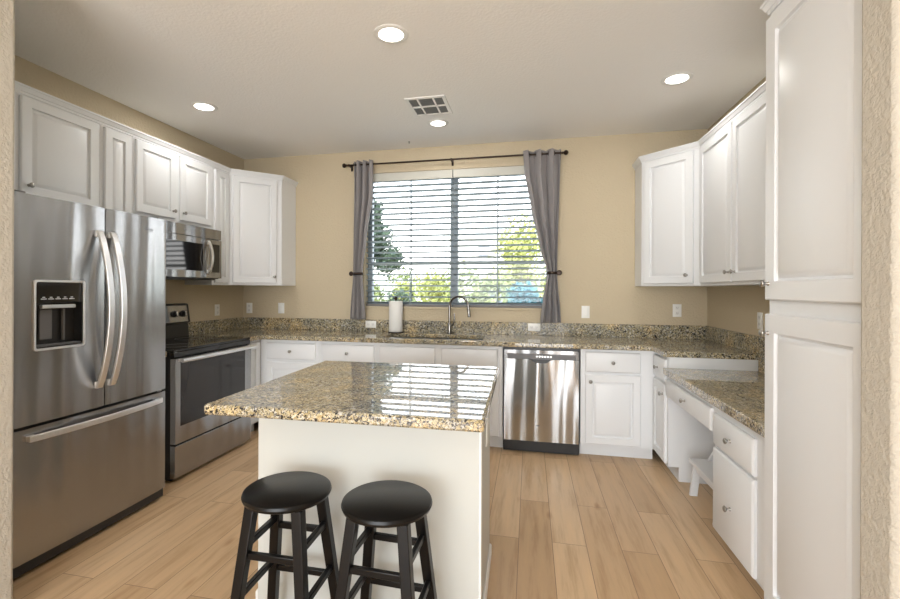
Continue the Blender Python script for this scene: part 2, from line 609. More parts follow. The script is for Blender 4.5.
def corner_upper(label, pts, loc, rz, w, kx):
    t = thing('corner_wall_cabinet', label, 'cabinet', loc, rz)
    bm = B()
    inv = (Matrix.Translation(loc) @ Matrix.Rotation(rz, 4, 'Z')).inverted()
    lo = [bm.verts.new(inv @ Vector((x, y, ZU))) for x, y in pts]
    hi = [bm.verts.new(inv @ Vector((x, y, ZT))) for x, y in pts]
    bm.faces.new(lo[::-1]); bm.faces.new(hi)
    for i in range(len(pts)):
        j = (i + 1) % len(pts)
        bm.faces.new([lo[i], lo[j], hi[j], hi[i]])
    obj('carcass', bm, M['white'], t, bevel=0.0015)
    door(t, 0.030, w - 0.050, ZU + .02, ZD, kx, ZU + 0.085)
    return t
LC = [(UX, 3.813), (-2.462, 4.161), (-2.462, D - .002), (XL + .002, D - .002), (XL + .002, 3.813)]
corner_upper('angled white corner wall cabinet left of the window', LC, (UX, 3.813, 0), PI / 4, 0.4915, 0.415)
RX = 1.280
RC = [(0.934, 4.195), (RX, 3.849), (XR - .002, 3.849), (XR - .002, D - .002), (0.934, D - .002)]
corner_upper('angled white corner wall cabinet right of the window', RC, (0.934, 4.195, 0), -PI / 4, 0.4893, 0.395)
t = cabinet('wall_cabinet', 'white two-door wall cabinet on the right wall between corner cabinet and pantry', (RX, 3.847, 0), -PI / 2,
            3.847 - 2.645, XR - RX - .002, ZU, ZT)
door(t, 3.847 - 3.825, 3.847 - 3.262, ZU + .02, ZD, 3.847 - 3.297, ZU + .085)
door(t, 3.847 - 3.248, 3.847 - 2.690, ZU + .02, ZD, 3.847 - 3.200, ZU + .085)
t = cabinet('wall_cabinet', 'white wall cabinet mostly hidden behind the tall pantry', (RX, 2.643, 0), -PI / 2,
            2.643 - 2.068, XR - RX - .002, ZU, ZT)
door(t, .022, .553, ZU + .02, ZD, .52, ZU + .085)
CP = [(0.0, ZT - .020), (0.006, ZT - .020), (0.007, ZT - .006), (0.012, ZT - .004), (0.021, ZT + .018), (0.025, ZT + .020),
      (0.025, ZT + .031), (0.0, ZT + .031)]
def crown(label, path):
    return props(obj('crown_molding', sweep(path, CP), M['white'], smooth=30), label, 'molding')
crown('white crown molding along the top of the left wall cabinets',
      [(UX + .0005, 1.495), (UX + .0005, 3.813), (-2.4615, 4.161), (-2.4615, D - .001)])
crown('white crown molding along the top of the right wall cabinets',
      [(0.9335, D - .001), (0.9335, 4.195), (RX - .0005, 3.849), (RX - .0005, 2.070)])

# pantry
PXF = 0.937
t = cabinet('pantry_cabinet', 'tall white pantry cabinet with two panelled doors at the right edge', (PXF, 2.066, 0), -PI / 2,
            2.066 - P1 - .002, XR - PXF - .002, 0.0, 2.470)
pw = 2.066 - P1 - .002
d = obj('door', raised_door(.582, 2.425 - 1.308, 0.072), M['white'], t, (0.006, -.0005, 1.308)); knob(d, 0.03, 0.065)
d = obj('door', raised_door(.582, 1.253 - 0.10, 0.072), M['white'], t, (0.006, -.0005, 0.10)); knob(d, 0.03, 1.253 - .10 - .075)
cr = sweep([(1.238, 2.0665), (PXF - .0005, 2.0665), (PXF - .0005, P1 + .002)], CP)
bmesh.ops.transform(cr, matrix=(Matrix.Translation((PXF, 2.066, 0)) @ Matrix.Rotation(-PI / 2, 4, 'Z')).inverted() @ Matrix.Translation((0, 0, .008)), verts=cr.verts)
obj('crown', cr, M['white'], t, smooth=30)

# ================================================================== BASE CABINETS
FY = D - 0.61          # 3.838 face of the back run
LX = XL + 0.61         # -2.487 face of the left run
RFX = 0.957            # face of the right run
def base_cab(name, label, loc, rz, w, depth, top=0.873, kick=0.07, z0=0.0):
    t = thing(name, label, 'cabinet', loc, rz)
    bm = B()
    prof = [(0, 0.10), (0, top), (depth, top), (depth, z0), (kick, z0), (kick, 0.10)]
    a = [bm.verts.new((0, y, z)) for y, z in prof]; b = [bm.verts.new((w, y, z)) for y, z in prof]
    bm.faces.new(a[::-1]); bm.faces.new(b)
    for i in range(6):
        j = (i + 1) % 6
        bm.faces.new([a[i], a[j], b[j], b[i]])
    obj('carcass', bm, M['white'], t)
    return t
def open_carcass(t, w, depth=.606, top=.873):
    for c in list(t.children):
        if c.name.startswith('carcass'): bpy.data.objects.remove(c)
    bm = B()
    box(bm, 0, .018, 0, depth, .10, top); box(bm, w - .018, w, 0, depth, .10, top)
    box(bm, .018, w - .018, depth - .008, depth, .10, top); box(bm, .018, w - .018, 0, .018, .10, top)
    box(bm, .018, w - .018, .018, depth - .008, .10, .118); box(bm, 0, w, .07, .085, 0, .10)
    obj('carcass', bm, M['white'], t)
def unit(label, x0, x1, fronts, name='base_cabinet', y=FY, depth=0.606):
    t = base_cab(name, label, (x0, y, 0), 0, x1 - x0, depth)
    for kind, a, b, c, d, kx, kz in fronts:
        door(t, a - x0, b - x0, c, d, None if kx is None else kx - x0, kz, slabf=(kind != 'door'), name='door' if kind == 'door' else kind)
    return t
t = unit('white base cabinet with drawer over door in the back left corner', -2.486, -1.882,
         [('drawer', -2.415, -1.915, .690, .845, -2.165, .768), ('door', -2.415, -1.915, .115, .665, -1.95, .61)])
unit('white base cabinet with one drawer between corner cabinet and sink cabinet', -1.880, -1.330,
     [('drawer', -1.855, -1.352, .690, .845, -1.603, .768), ('door', -1.855, -1.352, .115, .665, -1.39, .61)])
sink_cab = unit('wide white sink base cabinet with two blank knobless drawer fronts under the window', -1.328, -0.222,
     [('false_front', -1.300, -.798, .690, .845, None, None), ('false_front', -.745, -.262, .690, .845, None, None),
      ('door', -1.300, -.785, .115, .665, -.825, .61), ('door', -.760, -.250, .115, .665, -.72, .61)])
open_carcass(sink_cab, -0.222 + 1.328)
unit('white base cabinet with drawer over one panelled door right of the dishwasher', 0.402, 0.9565,
     [('drawer', .436, .850, .690, .850, .643, .770), ('door', .436, .850, .115, .672, .474, .615)])
# left run
t = base_cab('base_cabinet', 'narrow white base cabinet with one slim door between range and corner', (LX, 3.541, 0), PI / 2, FY - 3.541 - .002, .606)
door(t, .022, .255, .115, .845, .055, .775)
t = base_cab('base_cabinet', 'narrow white base cabinet between the refrigerator and the range', (LX, 2.478, 0), PI / 2, 2.655 - 2.478, .606)
door(t, .015, .162, .115, .845)
# blind corner block behind the right run and the narrow drawer unit
t = base_cab('base_cabinet', 'narrow white base cabinet with small drawer and door left of the desk', (RFX, FY - .001, 0), -PI / 2, FY - 3.503, XR - RFX - .004)
door(t, .020, .318, .690, .850, .150, .770, slabf=True, name='drawer')
door(t, .020, .318, .115, .672, .285, .600)
# desk
t = thing('desk_cabinet', 'white built-in desk with pencil drawer over an open knee space', 'desk', (RFX, 3.501, 0), -PI / 2)
obj('riser_panel', boxb(.001, .014, .004, XR - .024 - RFX, .7975, .8735), M['white'], t)
obj('drawer_box', boxb(0.0, 3.501 - 2.664, 0.0, .50, .600, .749), M['white'], t)
d = door(t, .012, 3.501 - 2.676, .598, .718, 3.501 - 3.075, .662, slabf=True, name='drawer')
obj('back_panel', boxb(0.0, 3.501 - 2.664, XR - RFX - .016, XR - RFX - .004, .0, .749), M['white'], t)
obj('baseboard', boxb(0.0, 3.501 - 2.664, XR - RFX - .030, XR - RFX - .017, 0, .09), M['trim'], t, bevel=.003)
bm = box(B(), 0.0, 0.012, 0.0, XR - RFX - .018, .10, .599)
box(bm, 0.0, 0.012, 0.07, XR - RFX - .031, 0, .10)
obj('side_panel', bm, M['white'], t)
t = base_cab('drawer_cabinet', 'white two-drawer cabinet with deep lower drawer beside the pantry', (RFX, 2.662, 0), -PI / 2, 2.662 - 2.070, XR - RFX - .004, top=.749)
door(t, .022, .458, .545, .705, .240, .625, slabf=True, name='drawer')
door(t, .022, .458, .105, .528, .240, .300, slabf=True, name='drawer')

# ================================================================== COUNTERTOPS
GZ0, GZ1 = 0.874, 0.914
CFY, CFL, CFR = D - 0.658, XL + 0.658, XR - 0.6104     # front edges
SX0, SX1, SY0, SY1 = -1.33, -0.40, 3.885, 4.295        # sink cut-out
t = thing('countertop', 'long speckled granite counter running under the window and around both corners', 'countertop', (0, 0, 0))
xs = [XL + .002, CFL, SX0, SX1, CFR, XR - .002]
ys = [3.480, 3.541, CFY, SY0, SY1, D - .002]
occ = [(i, j) for i in range(5) for j in (2, 3, 4) if not (i == 2 and j == 3)] + [(0, 1), (4, 0), (4, 1)]
obj('slab', slab(xs, ys, occ, GZ0, GZ1), M['granite'], t, bevel=.006)
SPZ = 1.033
obj('backsplash', boxb(XL + .024, XR - .024, D - .022, D - .002, GZ1, SPZ), M['granite_splash'], t, bevel=.002)
obj('backsplash', boxb(XL + .002, XL + .022, 3.541, D - .002, GZ1, SPZ), M['granite_splash'], t, bevel=.002)
obj('backsplash', boxb(XR - .022, XR - .002, 3.480, D - .002, GZ1, SPZ), M['granite_splash'], t, bevel=.002)
t = thing('countertop', 'small granite counter piece between the refrigerator and the range', 'countertop', (XL, 2.478, GZ0))
obj('slab', boxb(.002, CFL - XL, 0, 2.657 - 2.478, 0, .04), M['granite'], t, bevel=.005)
obj('backsplash', boxb(.002, .022, 0, 2.657 - 2.478, .04, SPZ - GZ0), M['granite_splash'], t, bevel=.002)
t = thing('desk_countertop', 'lower granite desk top between the raised counter and the pantry', 'countertop', (CFR, 2.070, .750))
obj('slab', boxb(0, XR - CFR - .002, 0, 3.500 - 2.070, 0, .047), M['granite'], t, bevel=.006)
obj('backsplash', boxb(XR - CFR - .022, XR - CFR - .002, 0, 3.478 - 2.070, .047, SPZ - .750), M['granite_splash'], t, bevel=.002)

# sink
t = thing('sink', 'undermount double-bowl steel sink below the window', 'sink', ((SX0 + SX1) / 2, (SY0 + SY1) / 2, GZ0))
def bowl(x0, x1):
    bm = B()
    w, dd, hh = x1 - x0, SY1 - SY0 - .012, .17
    yy0 = -dd / 2
    t_ = .004
    box(bm, x0, x1, yy0, yy0 + dd, -hh, -hh + t_)
    box(bm, x0, x0 + t_, yy0, yy0 + dd, -hh + t_, -.001); box(bm, x1 - t_, x1, yy0, yy0 + dd, -hh + t_, -.001)
    box(bm, x0 + t_, x1 - t_, yy0, yy0 + t_, -hh + t_, -.001); box(bm, x0 + t_, x1 - t_, yy0 + dd - t_, yy0 + dd, -hh + t_, -.001)
    b = obj('bowl', bm, M['sink'], t)
    obj('drain', lathe(B(), [(0, 0), (.042, 0), (.042, .003), (.03, .001), (0, .001)], 24), M['nickel'], b, ((x0 + x1) / 2, 0, -hh + t_))
bowl(-.459, -.012); bowl(.012, .459)

# ================================================================== ISLAND
t = thing('kitchen_island', 'white panelled kitchen island with a thick polished granite top', 'kitchen island', (-0.676, 2.008, 0), math.radians(1.2))
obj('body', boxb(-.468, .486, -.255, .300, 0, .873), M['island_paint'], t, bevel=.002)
obj('countertop', boxb(-.520, .520, -.536, .536, .874, .915), M['granite'], t, bevel=.010)
bp = [(0, 0), (.010, 0), (.010, .040), (.005, .050), (0, .050)]
obj('base_molding', sweep([(.4865, -.255), (.4865, .3005), (-.4685, .3005), (-.4685, -.255)], bp), M['trim'], t)
o = obj('outlet_plate', boxb(.4865, .492, .0, .072, .645, .760), M['plastic_white'], t, bevel=.002)
obj('corner_post', boxb(.480, .4895, -.2585, -.225, .052, .872), M['trim'], t, bevel=.002)

# ================================================================== REFRIGERATOR
FX, FY0, FY1 = -2.276, 1.555, 2.470
FW = FY1 - FY0
t = thing('refrigerator', 'stainless steel french-door refrigerator with ice dispenser on the left', 'refrigerator', (FX, FY0, 0), PI / 2)
obj('cabinet_body', boxb(.004, FW - .004, .062, .790, .035, 1.760), M['grey_plastic'], t, bevel=.004)
def curved_front(w, h, bulge=0.010, th=0.058, x_off=0.0, total=FW, hole=None, crv=True):
    """door skin whose face bows forward; hole = (x0, x1, z0, z1) leaves an opening in the face"""
    bm = B()
    n = 16
    xs = sorted(set([round(w * i / n, 5) for i in range(n + 1)] + ([hole[0], hole[1]] if hole else [])))
    zs = [0, h] if not hole else [0, hole[2], hole[3], h]
    def fy(x):
        u = (x + x_off) / total * 2 - 1
        e = min(x, w - x)
        rnd = 0.006 * max(0, 1 - e / .010) ** 2
        return -bulge * (1 - u * u) + rnd
    V = {}
    for i, x in enumerate(xs):
        for j, z in enumerate(zs):
            V[i, j] = bm.verts.new((x, fy(x), z))
    for i in range(len(xs) - 1):
        for j in range(len(zs) - 1):
            if hole and xs[i] >= hole[0] - 1e-6 and xs[i + 1] <= hole[1] + 1e-6 and j == 1: continue
            bm.faces.new([V[i, j], V[i + 1, j], V[i + 1, j + 1], V[i, j + 1]])
    bl = [bm.verts.new((x, th, 0)) for x in (0, w)]; tl = [bm.verts.new((x, th, h)) for x in (0, w)]
    m_ = len(xs) - 1; k = len(zs) - 1
    bm.faces.new([V[i, 0] for i in range(m_, -1, -1)] + [bl[0], bl[1]])
    bm.faces.new([V[i, k] for i in range(m_ + 1)] + [tl[1], tl[0]])
    bm.faces.new([V[0, j] for j in range(k, -1, -1)][::-1] + [tl[0], bl[0]])
    bm.faces.new([V[m_, j] for j in range(k, -1, -1)] + [bl[1], tl[1]])
    bm.faces.new([bl[0], tl[0], tl[1], bl[1]])
    return bm, fy
ZS, ZTOP = .705, 1.782
gap = 2.036 - FY0
HX0, HX1, HZ0, HZ1 = 1.672 - FY0, 1.912 - FY0, 1.052 - ZS, 1.378 - ZS
bm, fl = curved_front(gap - .003, ZTOP - ZS, x_off=0, hole=(HX0, HX1, HZ0, HZ1))
ld = obj('door', bm, M['steel'], t, (0, 0, ZS), smooth=25)
bm, fr_ = curved_front(FW - gap - .003, ZTOP - ZS, x_off=gap)
rd = obj('door', bm, M['steel'], t, (gap + .003, 0, ZS), smooth=25)
bm, fd = curved_front(FW, .690 - .075, x_off=0)
fz = obj('freezer_drawer', bm, M['steel'], t, (0, 0, .075), smooth=25)
# dispenser
fy_ = fl((HX0 + HX1) / 2)
bm = B()
def rrect(x0, x1, z0, z1, r, n=5):
    pts = []
    for cx, cz, a0 in ((x1 - r, z0 + r, -PI / 2), (x1 - r, z1 - r, 0), (x0 + r, z1 - r, PI / 2), (x0 + r, z0 + r, PI)):
        for i in range(n + 1):
            a = a0 + PI / 2 * i / n
            pts.append((cx + r * math.cos(a), cz + r * math.sin(a)))
    return pts
def ring_frame(bm, outer, inner, ya, yb):
    n = len(outer)
    A = [[bm.verts.new((x, y, z)) for x, z in pts] for pts, y in ((outer, yb), (outer, ya), (inner, ya), (inner, yb))]
    for k in range(4):
        p, q = A[k], A[(k + 1) % 4]
        for i in range(n):
            j = (i + 1) % n
            bm.faces.new([p[i], p[j], q[j], q[i]])
ring_frame(bm, rrect(HX0 - .006, HX1 + .006, HZ0 - .006, HZ1 + .006, .016), rrect(HX0 + .005, HX1 - .005, HZ0 + .005, HZ1 - .005, .010), fy_ - .006, fy_ + .004)
dsp = obj('dispenser_frame', bm, M['steel_light'], ld, bevel=.001)
bm = B()
yb = .050
box(bm, HX0, HX1, yb, yb + .004, HZ0, HZ1)
box(bm, HX0, HX0 + .004, fy_ + .006, yb, HZ0, HZ1); box(bm, HX1 - .004, HX1, fy_ + .006, yb, HZ0, HZ1)
box(bm, HX0 + .004, HX1 - .004, fy_ + .006, yb, HZ0, HZ0 + .012); box(bm, HX0 + .004, HX1 - .004, fy_ + .006, yb, HZ1 - .004, HZ1)
cav = obj('dispenser_cavity', bm, M['black_plastic'], ld)
o = obj('control_panel', boxb(HX0 + .005, HX1 - .005, fy_ + .004, yb - .002, HZ1 - .105, HZ1 - .006), M['black_gloss'], ld, bevel=.002)
bm = B()
for i in range(5):
    x = HX0 + .045 + i * .034
    box(bm, x - .013, x + .013, -.0012, 0, 0, .004)
    box(bm, x - .006, x + .006, -.0012, 0, .008, .012)
obj('button_marks', bm, M['steel_light'], o, (0, fy_ + .0038, HZ1 - .088))
obj('light_bar', boxb(HX0 + .038, HX1 - .040, fy_ + .0, fy_ + .022, HZ1 - .132, HZ1 - .114), M['led'], ld, bevel=.003, label='pale grey bar across the dispenser')
bm = B(); box(bm, HX0 + .055, HX0 + .115, .034, .046, HZ0 + .04, HZ0 + .19); obj('paddle', bm, M['grey_plastic'], ld, bevel=.004, label='dark grey dispenser paddle')
bm = B(); box(bm, HX0 + .165, HX0 + .175, .030, .046, HZ0 + .03, HZ0 + .19); obj('water_chute', bm, M['grey_plastic'], ld, bevel=.002)
obj('drip_tray', boxb(HX0 + .006, HX1 - .006, fy_ + .008, .046, HZ0 + .0125, HZ0 + .020), M['grey_plastic'], ld, bevel=.001)
# handles: flat bars bowing outwards
def bow_handle(parent, x, z0, z1, vertical=True, bow=.066, w=.028, x1=None, y0=-.010):
    bm = B()
    n = 20
    ring = []
    for i in range(n + 1):
        u = i / n
        s = math.sin(PI * u) ** 0.8 if 0 < u < 1 else 0
        yc = y0 - .012 - bow * s
        if vertical: c = Vector((x, yc, z0 + (z1 - z0) * u)); a = Vector((1, 0, 0))
        else: c = Vector((x + (x1 - x) * u, yc, z0)); a = Vector((0, 0, 1))
        ring.append([bm.verts.new(c + a * w / 2 * sx + Vector((0, .008 * sy, 0))) for sx, sy in ((-1, -1), (1, -1), (1, 1), (-1, 1))])
    for p, q in zip(ring, ring[1:]):
        for i in range(4):
            j = (i + 1) % 4
            bm.faces.new([p[i], p[j], q[j], q[i]])
    bm.faces.new(ring[0][::-1]); bm.faces.new(ring[-1])
    for u in (0, 1):
        if vertical:
            zc = z0 if u == 0 else z1
            s = .035 if u == 0 else -.035
            box(bm, x - w / 2 + .002, x + w / 2 - .002, y0 - .008, -.001, min(zc, zc + s), max(zc, zc + s))
        else:
            xc = x if u == 0 else x1
            s = .035 if u == 0 else -.035
            box(bm, min(xc, xc + s), max(xc, xc + s), y0 - .008, -.001, z0 - w / 2 + .002, z0 + w / 2 - .002)
    return obj('handle', bm, M['steel_light'], parent, bevel=.003)
bow_handle(ld, gap - .048, 0.105, 0.950, bow=.078, w=.033)
bow_handle(rd, 0.026, 0.105, 0.950, bow=.078, w=.033)
bow_handle(fz, .085, .570, None, vertical=False, bow=.030, x1=FW - .055, w=.030)
def badge(parent, x, y, z, s=1.0):
    bm = B()
    pts = [(x + .020 * s * math.cos(a) , y, z + .007 * s * math.sin(a)) for a in [PI * .15 + 2 * PI * .86 * i / 20 for i in range(21)]]
    tube(bm, pts, .0011 * s, 6)
    box(bm, x - .030 * s, x + .012 * s, y - .0008, y + .0008, z - .001 * s, z + .0015 * s)
    return obj('badge', bm, M['grey_plastic'], parent)
badge(rd, 2.33 - FY0 - gap, fr_(.30) - .0012, 1.700 - ZS, 1.35)
obj('toe_grille', boxb(.010, FW - .010, .008, .060, .020, .072), M['black_plastic'], t, bevel=.004)
for x in (.05, FW - .09):
    obj('hinge_cover', boxb(x, x + .05, .02, .11, 1.7825, 1.795), M['grey_plastic'], t, bevel=.004)
for x in (.07, FW - .07):
    for y in (.10, .70):
        obj('foot', lathe(B(), [(0, 0), (.018, 0), (.018, .010), (.010, .012), (.010, .036), (0, .036)], 12), M['grey_plastic'], t, (x, y, 0))

# ================================================================== RANGE
RY0, RW = 2.662, 0.874
RFx = -2.380
t = thing('range', 'freestanding stainless steel electric range with black glass cooktop', 'range', (RFx, RY0, 0), PI / 2)
rdp = RFx - XL - .006
obj('body', boxb(.002, RW - .002, .045, rdp, .02, .903), M['black_plastic'], t, bevel=.003)
ct = obj('cooktop', boxb(0, RW, .012, rdp - .085, .904, .922), M['black_gloss'], t, bevel=.004)
for x, y, r in ((.22, .18, .105), (.64, .18, .085), (.22, .44, .085), (.64, .44, .105)):
    bm = B(); tube(bm, [(r * math.cos(2 * PI * i / 36), r * math.sin(2 * PI * i / 36), 0) for i in range(36)], .0012, 6, closed=True)
    obj('burner_ring', bm, M['grey_plastic'], ct, (x, y, .9225))
bm = B(); box(bm, 0, RW, .010, .044, .862, .903); obj('front_rail', bm, M['black_gloss'], t, bevel=.004)
# oven door with window
bm = B()
dz0, dz1, dx0, dx1 = .268, .858, .004, RW - .004
gx0, gx1, gz0, gz1 = .050, RW - .090, .385, .835
box(bm, dx0, gx0, 0, .042, dz0, dz1); box(bm, gx1, dx1, 0, .042, dz0, dz1)
box(bm, gx0, gx1, 0, .042, dz0, gz0); box(bm, gx0, gx1, 0, .042, gz1, dz1)
od = obj('oven_door', bm, M['steel'], t)
obj('door_window', boxb(gx0 + .0005, gx1 - .0005, .002, .040, gz0 + .0005, gz1 - .0005), M['oven_glass'], od)
bm = B()
tube(bm, [(.012, -.048, .848), (.03, -.050, .848), (.25, -.054, .848), (.44, -.055, .848), (.62, -.054, .848), (RW - .03, -.050, .848), (RW - .012, -.048, .848)], .0145, 14)
box(bm, .03, .055, -.045, -.0005, .838, .857); box(bm, RW - .055, RW - .03, -.045, -.0005, .838, .857)
obj('handle', bm, M['steel_light'], od)
obj('storage_drawer', rings_rect(B(), RW - .008, .225, [(0, .042), (0, .003), (.004, 0)], .004, .030), M['steel'], t)
obj('toe_plate', boxb(.03, RW - .03, .06, .10, .002, .028), M['black_plastic'], t)
# backguard (leans back slightly)
bm = B()
gy = rdp
prof = [(gy - .083, .905), (gy - .068, 1.040), (gy - .095, 1.045), (gy - .070, 1.205), (gy - .055, 1.212), (gy - .002, 1.212), (gy - .002, .905)]
a = [bm.verts.new((.004, y, z)) for y, z in prof]; b = [bm.verts.new((RW - .004, y, z)) for y, z in prof]
bm.faces.new(a[::-1]); bm.faces.new(b)
for i in range(len(prof)):
    j = (i + 1) % len(prof); bm.faces.new([a[i], a[j], b[j], b[i]])
bg = obj('backguard', bm, M['black_plastic'], t, bevel=.003)
ln = math.atan2(.025, .160)
pnl = obj('control_panel', boxb(.022, RW - .034, -.004, 0, .006, .150), M['steel'], bg, (0, gy - .0945, 1.046), (-ln, 0, 0))
for x in (RW - .085, RW - .185, .085, .185):
    k = obj('knob', lathe(B(), [(0, 0), (.029, 0), (.029, -.004), (.023, -.006), (.021, -.024), (.017, -.026), (0, -.026)], 20, axis='Y'), M['black_plastic'], pnl, (x, -.0045, .078))
    obj('pointer', boxb(-.005, .005, -.034, -.0262, -.018, .018), M['steel_light'], k, bevel=.001)
obj('display', boxb(RW / 2 - .11, RW / 2 + .11, -.0055, -.0042, .045, .115), M['black_gloss'], pnl)

# ================================================================== MICROWAVE
MX, MY0, MW, MZ0, MZ1 = -2.700, 2.735, 0.825, 1.432, 1.864
t = thing('microwave', 'stainless steel over-the-range microwave with black window', 'microwave', (MX, MY0, MZ0), PI / 2)
mh = MZ1 - MZ0
obj('body', boxb(.002, MW - .002, .030, MX - XL - .004, 0.0, mh), M['black_plastic'], t, bevel=.002)
obj('vent_panel', boxb(0, MW, .004, .029, mh - .088, mh), M['steel'], t, bevel=.003)
mdw = .655
bm = B()
wx0, wx1, wz0, wz1 = .075, .590, .062, .292
box(bm, 0, wx0, 0, .029, .006, mh - .092); box(bm, wx1, mdw, 0, .029, .006, mh - .092)
box(bm, wx0, wx1, 0, .029, .006, wz0); box(bm, wx0, wx1, 0, .029, wz1, mh - .092)
md = obj('door', bm, M['steel'], t)
obj('door_window', boxb(wx0 + .0005, wx1 - .0005, .001, .028, wz0 + .0005, wz1 - .0005), M['black_gloss'], md)
bow_handle(md, .640, .040, .325, bow=.040, w=.024, y0=.0)
cp = obj('control_panel', boxb(mdw + .003, MW, 0, .029, .006, mh - .092), M['steel'], t, bevel=.002)
kp = obj('keypad', boxb(mdw + .050, MW - .030, -.002, -.0003, .055, .300), M['black_gloss'], cp)
badge(t, .40, .003, mh - .045, .9)
obj('bottom_grille', boxb(.02, MW - .02, .05, .32, -.012, -.001), M['black_plastic'], t)

# ================================================================== DISHWASHER
DX0, DW = -0.219, 0.616
t = thing('dishwasher', 'stainless steel dishwasher with pocket handle under the counter', 'dishwasher', (DX0, FY - .030, 0))
obj('tub', boxb(.002, DW - .002, .032, .606, .022, .868), M['black_plastic'], t)
bm = B()
n = 24
x0, x1, z0, z1 = .012, DW - .012, .105, .838
cuts = sorted(set([x0, x1] + [x0 + (x1 - x0) * i / n for i in range(n + 1)]))
def notch(x):
    u = (x - DW / 2) / .075
    return z1 - .062 - (.030 * math.sqrt(max(0, 1 - u ** 4)) if abs(u) < 1 else 0)
fv = [(bm.verts.new((x, 0, z0)), bm.verts.new((x, 0, notch(x)))) for x in cuts]
bv = [(bm.verts.new((x, .030, z0)), bm.verts.new((x, .030, notch(x)))) for x in cuts]
for i in range(len(cuts) - 1):
    bm.faces.new([fv[i][0], fv[i + 1][0], fv[i + 1][1], fv[i][1]])
    bm.faces.new([bv[i][0], bv[i][1], bv[i + 1][1], bv[i + 1][0]])
    bm.faces.new([fv[i][1], fv[i + 1][1], bv[i + 1][1], bv[i][1]])
    bm.faces.new([fv[i][0], bv[i][0], bv[i + 1][0], fv[i + 1][0]])
for i in (0, -1):
    bm.faces.new([fv[i][0], fv[i][1], bv[i][1], bv[i][0]])
dd = obj('door', bm, M['steel_dw'], t, smooth=25)
bm = B()
cz0 = z1 - .061
box(bm, x0, x1, .001, .030, cz0 + .044, z1 + .012); box(bm, x0, x0 + .025, .001, .030, cz0, cz0 + .044); box(bm, x1 - .025, x1, .001, .030, cz0, cz0 + .044)
obj('control_fascia', bm, M['steel'], t)
bm = B(); box(bm, x0 + .0255, x1 - .0255, .004, .030, cz0, cz0 + .0435); cpn = obj('control_strip', bm, M['grey_plastic'], t)
bm = B()
for i in range(6):
    box(bm, .27 + i * .022, .282 + i * .022, .0025, .0042, cz0 + .016, cz0 + .028)
obj('button', bm, M['steel_light'], cpn)
obj('handle_pocket', boxb(DW / 2 - .078, DW / 2 + .078, .018, .0305, cz0 - .036, cz0 - .001), M['black_plastic'], t)
badge(dd, DW / 2 - .02, -.0012, .235, .6)
obj('toe_kick', boxb(.004, DW - .004, .050, .075, .002, .100), M['black_plastic'], t)

# ================================================================== STOOLS
def stool(label, x, y, rz):
    t = thing('bar_stool', label, 'stool', (x, y, 0), rz, )
    SZ = .615
    obj('seat', lathe(B(), [(0, SZ - .030), (.144, SZ - .030), (.155, SZ - .024), (.159, SZ - .014), (.156, SZ - .005), (.148, SZ), (0, SZ)], 48), M['black_wood'], t)
    def leg_at(sx, sy, z):
        k = (SZ - .03 - z) / (SZ - .03)
        r = .088 + (.150 - .088) * k
        return Vector((sx * r, sy * r, z))
    for sx, sy in ((-1, -1), (1, -1), (1, 1), (-1, 1)):
        bm = B()
        beam(bm, leg_at(sx, sy, 0), leg_at(sx, sy, SZ - .0305), .034, .034, .038, .038, side=(1, 0, 0), horiz=True)
        obj('leg', bm, M['black_wood'], t, bevel=.003)
    for (a, b), zs in ((((-1, -1), (1, -1)), (.415, .200)), (((-1, 1), (1, 1)), (.415, .235)), (((-1, -1), (-1, 1)), (.445, .270)), (((1, -1), (1, 1)), (.445, .270))):
        for z in zs:
            bm = B()
            p, q = leg_at(*a, z), leg_at(*b, z)
            d = (q - p).normalized() * .012
            beam(bm, p + d, q - d, .018, .024, side=None)
            obj('rung', bm, M['black_wood'], t, bevel=.003)
    return t
stool('round black wooden stool standing left, in front of the island', -0.868, 1.515, math.radians(1))
stool('round black wooden stool standing right, in front of the island', -0.485, 1.515, math.radians(-2))

# ================================================================== STEP STOOL (knee space)
t = thing('step_stool', 'small white wooden step stool tucked under the desk', 'step stool', (1.03, 2.86, 0))
STW = .44
obj('tread', boxb(0, .17, 0, STW, .215, .237), M['white'], t, bevel=.003)
obj('top_step', boxb(.215, .36, 0, STW, .440, .460), M['white'], t, bevel=.003)
for y in (0.012, STW - .036):
    bm = B(); beam(bm, (.02, y + .012, 0), (.045, y + .012, .2145), .045, .022, side=(1, 0, 0), horiz=True); obj('front_leg', bm, M['white'], t, bevel=.002)
    bm = B(); beam(bm, (.120, y + .012, .2375), (.235, y + .012, .4395), .028, .022, side=(1, 0, 0), horiz=True); obj('upright', bm, M['white'], t, bevel=.002)
    bm = B(); beam(bm, (.40, y + .012, 0), (.33, y + .012, .4395), .045, .022, side=(1, 0, 0), horiz=True); obj('rear_leg', bm, M['white'], t, bevel=.002)
    bm = B(); beam(bm, (.055, y + .012, .195), (.355, y + .012, .195), .038, .018, side=(0, 0, 1)); obj('side_rail', bm, M['white'], t, bevel=.002)
obj('apron', boxb(.030, .044, .037, STW - .037, .165, .214), M['white'], t, bevel=.002)

